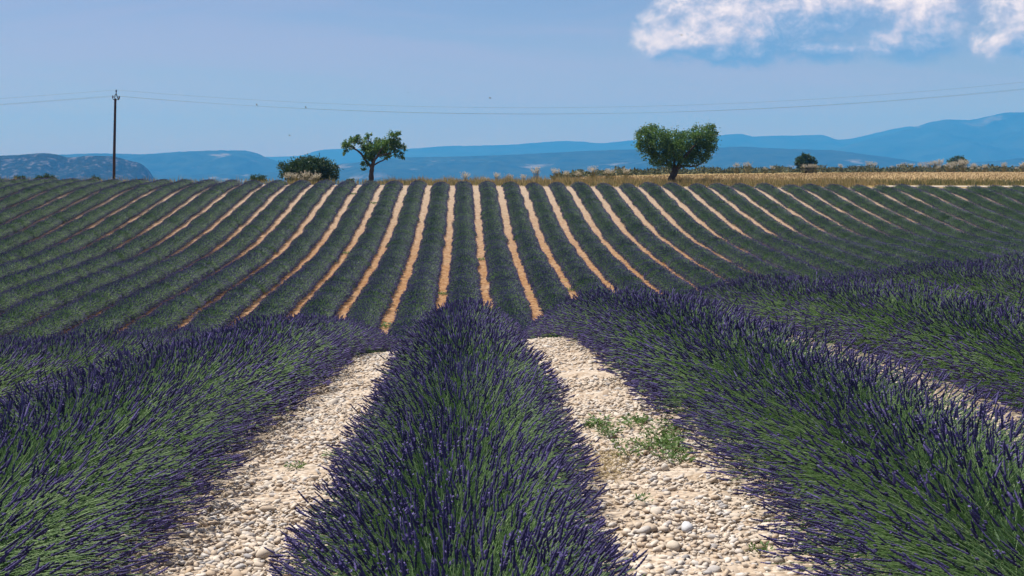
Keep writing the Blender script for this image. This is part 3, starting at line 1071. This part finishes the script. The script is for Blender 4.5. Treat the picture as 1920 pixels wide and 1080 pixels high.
def tree(name, label, base_px, d, trunk, limbs, blobs, nleaf, r_trunk, size, wid, cat='tree', seed=1, group=None):
    """pixel outlines of the photo at the tree's own distance d; blobs are (px,py,depth offset m,rx,ry,rz m)"""
    rg = np.random.default_rng(seed)
    bx, by = base_px
    X = (bx - CX) * d / F
    root = empty(name, (X, d, float(gz(X, d))))
    tag(root, label, cat, group)

    def loc(p):
        a = at(p[0], p[1], d)
        return (a[0] - X, p[2] if len(p) > 2 else 0.0, a[2] - root.location.z)
    limb(None, 'trunk', [(0, 0, -0.15)] + [loc(p) for p in trunk[1:]], r_trunk, r_trunk * 0.68, root)
    for (pts, r0, r1) in limbs:
        limb(None, 'limb', [loc(p) for p in pts], r0, r1, root)
    bl = [(*loc((p[0], p[1], p[2])), p[3], p[4], p[5]) for p in blobs]
    V, q, ti = leaf_cloud(rg, bl, nleaf, size, wid)
    g = Geo()
    g.add(V, [q], 0, ti)
    g.obj('crown', [M_CROWN], root)
    return root


s = 22.6
tree('almond_tree', 'large dense almond tree with a leaning dark trunk beside the golden stubble field', (1256, 347), 118,
     [(1256, 347), (1260, 334), (1268, 318, 0.05)],
     [([(1266, 320), (1254, 306, 0.3), (1236, 290, 0.5), (1214, 272, 0.5)], 0.20, 0.05), ([(1266, 320), (1276, 304, -0.2), (1290, 285, -0.4), (1316, 258, -0.4)], 0.22, 0.06),
      ([(1268, 318), (1284, 311, 0.4), (1304, 312, 0.7), (1328, 300, 0.9)], 0.13, 0.04), ([(1264, 314), (1262, 298, -0.7), (1258, 270, -1.0)], 0.14, 0.05),
      ([(1268, 316), (1280, 296, 0.9), (1284, 270, 1.3)], 0.13, 0.05), ([(1258, 310), (1240, 308, 0.6), (1224, 302, 1.0)], 0.09, 0.03)],
     [(1210, 258, 0, .75, .9, .75), (1222, 248, .3, .7, .9, .55), (1206, 275, .2, .6, .8, .5), (1236, 262, -.6, .9, 1.0, .85), (1238, 285, .4, .85, 1.0, .7), (1262, 262, .6, .95, 1.1, .75),
      (1262, 282, -.7, .95, 1.0, .8), (1288, 264, -.2, .95, 1.2, .7), (1290, 288, .7, .95, 1.0, .75), (1316, 258, 0, .85, 1.0, .8), (1332, 246, .2, .55, .7, .5), (1330, 266, -.4, .6, .9, .75),
      (1318, 282, .3, .8, .9, .75), (1306, 298, .2, .7, .8, .5), (1328, 296, .7, .35, .4, .35), (1234, 302, .7, .6, .7, .45), (1216, 290, .4, .45, .6, .4), (1250, 300, -.5, .6, .7, .5), (1280, 304, -.4, .55, .6, .4),
      (1312, 246, .5, .5, .6, .4), (1336, 240, 0, .25, .3, .3), (1202, 244, .1, .3, .4, .25), (1196, 268, -.1, .28, .3, .3)],
     23000, 0.36, 0.15, 0.09, seed=3)
tree('almond_tree', 'small sparse almond tree with open crooked branches next to the big dark bush', (695, 343), 117,
     [(695, 343), (696, 328), (698, 312)],
     [([(697, 314), (688, 304, .2), (676, 288, .3), (660, 276, .3), (652, 272, .3)], 0.13, 0.04), ([(698, 314), (703, 300, -.3), (712, 292, -.5), (738, 286, -.6)], 0.13, 0.04),
      ([(698, 312), (698, 295, .4), (692, 275, .6), (690, 258, .6)], 0.11, 0.03), ([(700, 310), (710, 304, .5), (724, 297, .7), (735, 292, .8)], 0.07, 0.03),
      ([(704, 298, -.3), (716, 280, -.6), (735, 262, -.7)], 0.07, 0.025), ([(699, 300), (706, 282, .6), (708, 262, .8)], 0.06, 0.025), ([(738, 286, -.6), (750, 284, -.6), (757, 292, -.5)], 0.04, 0.015)],
     [(652, 270, .3, .42, .4, .32), (647, 288, .3, .18, .2, .3), (661, 266, .4, .35, .4, .3), (672, 262, .3, .28, .3, .35), (690, 258, .6, .25, .3, .25), (688, 272, .5, .45, .5, .4), (698, 282, .2, .55, .6, .45),
      (692, 296, .2, .4, .5, .3), (684, 305, .1, .28, .3, .22), (710, 264, .8, .3, .35, .3), (714, 276, .1, .5, .6, .42), (728, 272, -.5, .5, .5, .45), (736, 258, -.7, .35, .4, .4), (746, 256, -.6, .22, .3, .3),
      (742, 276, -.5, .42, .45, .4), (755, 276, -.5, .22, .3, .3), (757, 290, -.5, .22, .25, .28), (746, 288, -.6, .26, .3, .25), (720, 290, .5, .4, .4, .3), (680, 314, .2, .16, .2, .2)],
     7500, 0.24, 0.16, 0.095, seed=5)


def bush(label, px, d, w_px, h_px, base_py, n, lobes=6, size=0.22, seed=0, group='dark bushes beyond the field'):
    rg = np.random.default_rng(seed + 900)
    X = (px - CX) * d / F
    wd, hg = w_px * d / F, h_px * d / F
    z0 = EYE + (CY - base_py) * d / F
    gzv = float(gz(X, d))
    root = empty('bush', (X, d, gzv))
    tag(root, label, 'bush', group)
    z0 -= gzv
    bl = [(0, 0, z0 + hg * .45, wd * .36, wd * .36, hg * .5)]
    for i in range(lobes):
        t = (i + .5) / lobes
        cx = (t - .5) * wd * .72
        bl.append((cx, rg.normal(0, wd * .12), z0 + hg * (0.34 + 0.28 * math.sin(t * math.pi) + rg.uniform(-.06, .06)), wd * .20, wd * .24, hg * .34))
    V, q, ti = leaf_cloud(rg, bl, n, size, size * 0.5, hollow=0.25)
    g = Geo()
    g.add(V, [q], 0, ti)
    g.obj('foliage', [M_BUSH], root)
    for i in range(4):
        a = i * 1.6
        limb(None, 'stem', [(0.1 * math.cos(a), 0.1 * math.sin(a), -0.2), (wd * .08 * math.cos(a), wd * .08 * math.sin(a), z0 * .5 + hg * .2), (wd * .2 * math.cos(a), wd * .2 * math.sin(a), z0 + hg * .55)], 0.07, 0.02, root)
    return root


bush('big dark round bush next to the small sparse tree', 581, 128, 112, 54, 346, 16000, 7, 0.2, 1)
bush('small round dark bush standing alone on the far bank', 1511, 240, 42, 34, 322, 4200, 4, 0.30, 2)
bush('dark bush top showing above feathery grass on the far bank', 1795, 275, 44, 20, 313, 2000, 4, 0.3, 3)
bush('small pointed bush at the crest, farthest from the big dark bush', 38, 140, 22, 18, 344, 900, 3, 0.16, 4)
bush('low rounded green bush between the pointed bush and the utility pole', 88, 140, 38, 14, 342, 1400, 5, 0.16, 5)
bush('little dark bush just beside the utility pole', 177, 140, 22, 10, 342, 700, 3, 0.15, 6)
bush('small green bush between the utility pole and the big dark bush', 484, 132, 36, 16, 344, 1400, 4, 0.15, 7)
bush('low scrubby bush between the small sparse tree and the big dark bush', 657, 124, 18, 12, 345, 500, 3, 0.14, 8)

# ------------------------------------------------------------------ utility pole, wires, birds
D_P = 150.0
pole_x = (213 - CX) * D_P / F
pz = float(gz(pole_x, D_P))
pole = empty('utility_pole', (pole_x, D_P, pz))
tag(pole, 'tall dark wooden utility pole with bracket and insulators above the lavender crest', 'utility pole')


def ploc(px, py, dy=0.0):
    a = at(px, py, D_P)
    return np.array([a[0] - pole_x, dy, a[2] - pz])


V, q = tube(np.array([[(0, 0, -0.3), ploc(214, 300), ploc(215, 250), ploc(216.3, 185)]]), np.array([[0.17, 0.155, 0.14, 0.125]]), 12)
link(bpy.data.objects.new('post', mesh_from('post', V, [q], M_POLE)), pole)


def rod(name, pts, r, material, parent=pole, m=6):
    V, q = tube(np.array([pts]), np.full((1, len(pts)), r), m)
    return link(bpy.data.objects.new(name, mesh_from(name, V, [q], material)), parent)


rod('bracket', [ploc(216.3, 187), ploc(215.0, 182), ploc(216, 178), ploc(218, 175)], 0.045, M_IRON)
rod('brace', [ploc(217.8, 175), ploc(220, 182), ploc(222.5, 187.5)], 0.05, M_IRON)
rod('crossarm', [ploc(211.5, 186), ploc(216, 187.5), ploc(223.5, 186.5)], 0.04, M_IRON)


def insulator(p):
    z = np.array([0, .05, .09, .12, .17, .2, .25, .28]) * 1.3
    r = np.array([.03, .04, .10, .05, .10, .05, .08, .02])
    P = np.array([[(p[0], p[1], p[2] + a) for a in z]])
    V, q = tube(P, r[None], 10)
    return link(bpy.data.objects.new('insulator', mesh_from('insulator', V, [q], M_GLASSY)), pole)


tips = [ploc(217.9, 174.5), ploc(212, 185.5, -0.1), ploc(223, 186, 0.1)]
for p in tips:
    insulator(p)
Wp = [np.array([p[0] + pole_x, p[1] + D_P, p[2] + pz + 0.33]) for p in tips]


def wire(start, c, b, span, sign, lab, dy):
    """hanging span: drop follows the sag of the photo's line at the pole's distance"""
    k = F / D_P
    n = 60
    s = np.linspace(0, span, n)
    px = s * k
    drop = (b * px + c * px * px) / k
    P = np.stack([start[0] + sign * s, start[1] + dy * s / span, start[2] - drop], 1)
    V, q = tube(P[None], np.full((1, n), 0.0065), 5)
    tag(link(bpy.data.objects.new('wire', mesh_from('wire', V, [q], M_WIRE))), lab, 'wire', 'overhead wires')
    return P


names = ('top', 'middle', 'lower')
WR = []
for p, nm, c, b in zip(Wp, ('topmost', 'pole-side', 'lower'), (-5.57e-5, -5.45e-5, -5.6e-5), (0.0861, 0.0862, 0.0868)):
    WR.append(wire(p, c, b, 116, 1, f'{nm} sagging overhead wire strung from the pole over both trees', 0))
for p, nm, c, b in zip(Wp, ('topmost', 'pole-side', 'lower'), (-0.5e-5, -0.5e-5, -0.5e-5), (0.071, 0.0725, 0.071)):
    wire(p, c, b, 60, -1, f'{nm} overhead wire leaving the pole away from the trees', 4)


def bird_mesh(seed, flying):
    g = Geo()
    t = np.linspace(0, 1, 9)
    if flying:
        P = np.stack([t * 0.22 - 0.11, 0 * t, 0.015 * np.sin(t * 3)], 1)
    else:
        P = np.stack([t * 0.10 - 0.06, 0 * t, 0.02 + t * 0.17], 1)
    rad = np.array([.004, .012, .030, .042, .044, .036, .026, .024, .004])
    V, q = tube(P[None], rad[None], 8)
    g.add(V, [q], 0)
    tip = P[-1]
    V, q = tube(np.array([[tip + [-0.006, 0, -.01], tip + [0.03, 0, -.012]]]), np.array([[.008, .001]]), 4)
    g.add(V, [q], 0)
    V, q = blades(np.array([P[1]]), np.array([P[0] - P[2]]), np.array([[0, .3, 1.0]]), 0.13, 0.035)
    g.add(V, [q], 0)
    if flying:
        for s_ in (-1, 1):
            W_ = np.array([[0.05, s_ * .03, .01], [-.03, s_ * .03, .01], [-.06, s_ * .17, .06], [-.10, s_ * .30, .03], [-.01, s_ * .18, .07]])
            g.add(W_, [[[0, 1, 2], [0, 2, 4], [4, 2, 3]]], 0)
    return g.mesh('bird', [M_BIRD], True)


PB, FB = bird_mesh(1, False), bird_mesh(2, True)
for px, lab in ((481, 'small bird perched on the wire, nearer the pole'), (573, 'small bird perched on the wire above the big dark bush')):
    x = (px - CX) * D_P / F
    i = int(np.argmin(np.abs(WR[2][:, 0] - x)))
    zz = np.interp(x, WR[2][:, 0], WR[2][:, 2])
    o = bpy.data.objects.new('bird', PB)
    o.location = (x, float(WR[2][i, 1]), float(zz) + 0.012)
    o.rotation_euler = (0, 0, R(200))
    o.scale = (1.3,) * 3
    link(o)
    tag(o, lab, 'bird', 'birds')
for px, py, d, rz, lab in ((919, 184, 120, 10, 'small bird gliding in open sky just above the wires'), (765, 174, 170, 70, 'tiny distant bird high above the small sparse tree'),
                           (1278, 66, 130, 60, 'small dark bird flying in front of the bright cloud'), (543, 254, 150, 30, 'tiny bird flying low above the big dark bush')):
    o = bpy.data.objects.new('bird', FB)
    o.location = at(px, py, d)
    o.rotation_euler = (R(8), 0, R(rz))
    link(o)
    tag(o, lab, 'bird', 'birds')

# ------------------------------------------------------------------ mountains


def mountain(name, D, pts, depth, material, amp, seed, nx=240, ny=40, base=-150):
    """a ridge whose skyline is known as angles; slopes run down towards us and away"""
    P = np.array(pts, float)
    px = np.linspace(P[0, 0], P[-1, 0], nx)
    py = pchip(P[:, 0], P[:, 1])(px)
    X = (px - CX) * D / F
    zr = EYE + (CY - py) * D / F
    off = Vector((seed * 13.1, seed * 7.7, 0))
    t = np.concatenate([np.linspace(0, 1, ny - 8), np.linspace(1.06, 1.5, 8)])
    Vv = np.zeros((len(t), nx, 3))
    for j, tt in enumerate(t):
        prof = (tt ** 1.15) if tt <= 1 else max(0.0, 1 - (tt - 1) * 1.4)
        for i in range(nx):
            x, y = X[i], D + (tt - 1) * depth
            p = Vector((x / depth * 3.0, y / depth * 3.0, 0)) + off
            rel = mnoise.fractal(p, 0.9, 2.1, 6) * amp
            ridge = abs(mnoise.noise(Vector((x / depth * 5.0, y / depth * 1.6, 3.3)) + off)) * amp * 1.3
            wgt = math.sin(min(tt, 1.0) * math.pi) ** 0.8 if tt < 1 else 0.0
            fine = mnoise.noise(Vector((x / depth * 60.0, y / depth * 60, 1.1))) * amp * 0.05
            Vv[j, i] = (x * (1 + 0.0 * tt), y, base + (zr[i] - base) * prof + (rel - ridge) * wgt + fine)
    i = np.arange(len(t) * nx).reshape(len(t), nx)
    q = np.stack([i[:-1, :-1], i[:-1, 1:], i[1:, 1:], i[1:, :-1]], -1).reshape(-1, 4)
    return link(bpy.data.objects.new(name, mesh_from(name, Vv.reshape(-1, 3), [q], material)), kind='structure')


MM_NEAR = mountain_mat('rocky_scrub', (0.008, 0.014, 0.010), (0.028, 0.036, 0.024), (0.11, 0.105, 0.115), 0.50, 0.70, 0.16)
MM_MID = mountain_mat('wooded_slopes', (0.012, 0.024, 0.016), (0.035, 0.052, 0.032), (0.16, 0.15, 0.13), 0.60, 0.72, 0.012)
MM_FAR = mountain_mat('far_slopes', (0.014, 0.028, 0.02), (0.035, 0.052, 0.036), (0.17, 0.16, 0.14), 0.66, 0.8, 0.004)
mountain('rocky_mountain', 3600, [(-420, 300), (-150, 296), (0, 292), (40, 290), (80, 287), (102, 289), (130, 295), (170, 292), (210, 293), (238, 300), (262, 306), (276, 316), (286, 330), (300, 350), (330, 375)], 420, MM_NEAR, 22, 1, 260, 44, -140)
mountain('wooded_mountain', 8500, [(-520, 300), (-100, 294), (107, 290), (180, 287.5), (260, 289), (330, 285), (400, 282), (455, 282), (480, 287), (500, 295), (525, 303), (570, 312), (640, 322), (720, 335)], 2200, MM_MID, 70, 2)
mountain('far_ridge', 12500, [(-520, 300), (300, 297), (500, 294), (560, 292), (603, 281), (642, 279), (762, 279), (808, 276), (833, 274), (900, 273), (960, 271), (1000, 268), (1060, 264), (1130, 268), (1190, 263), (1260, 261), (1347, 255), (1375, 251), (1390, 251), (1412, 256), (1453, 254.5), (1516, 253.5), (1540, 253), (1573, 262), (1640, 250), (1690, 239), (1712, 237), (1760, 236), (1900, 232), (2500, 225)], 2600, MM_FAR, 70, 3, 320)
mountain('high_mountain', 11000, [(1480, 300), (1573, 277), (1640, 258), (1717, 238), (1747, 228.5), (1780, 224), (1813, 225), (1853, 218), (1890, 211), (1920, 210.5), (2050, 203), (2300, 215), (2550, 230)], 2400, MM_FAR, 90, 4)
mountain('low_ridge', 7000, [(-520, 330), (480, 326), (560, 318), (620, 309), (675, 304), (720, 298), (760, 295), (833, 294), (900, 292), (1000, 288), (1120, 282), (1189, 280), (1345, 277), (1391, 275), (1432, 277), (1474, 279), (1563, 282), (1613, 288), (1680, 297), (1747, 305), (1850, 303), (1920, 296), (2100, 290), (2550, 285)], 1800, MM_MID, 45, 5, 320)

# ------------------------------------------------------------------ haze
hz = bpy.data.meshes.new('haze')
bm = bmesh.new()
bmesh.ops.create_cube(bm, size=1.0)
X0, X1, Y0, Y1, Z0, Z1 = -8900, 8900, -300, 14300, -175, 480
for v in bm.verts:
    v.co = ((X0 + X1) / 2 + v.co.x * (X1 - X0), (Y0 + Y1) / 2 + v.co.y * (Y1 - Y0), (Z0 + Z1) / 2 + v.co.z * (Z1 - Z0))
bm.to_mesh(hz)
bm.free()
m, t = mat('blue_air')
vol = t.n('ShaderNodeVolumePrincipled', ins={'Color': (0.08, 0.56, 1.45), 'Absorption Color': (0.24, 0.10, 1.0, 1), 'Density': 0.95e-4, 'Anisotropy': 0.0})
t.t.links.new(vol.outputs[0], t.n('ShaderNodeOutputMaterial').inputs['Volume'])
hz.materials.append(m)
tag(link(bpy.data.objects.new('haze', hz)), 'pale blue summer haze lying between the field and the mountains', 'haze', kind='stuff')
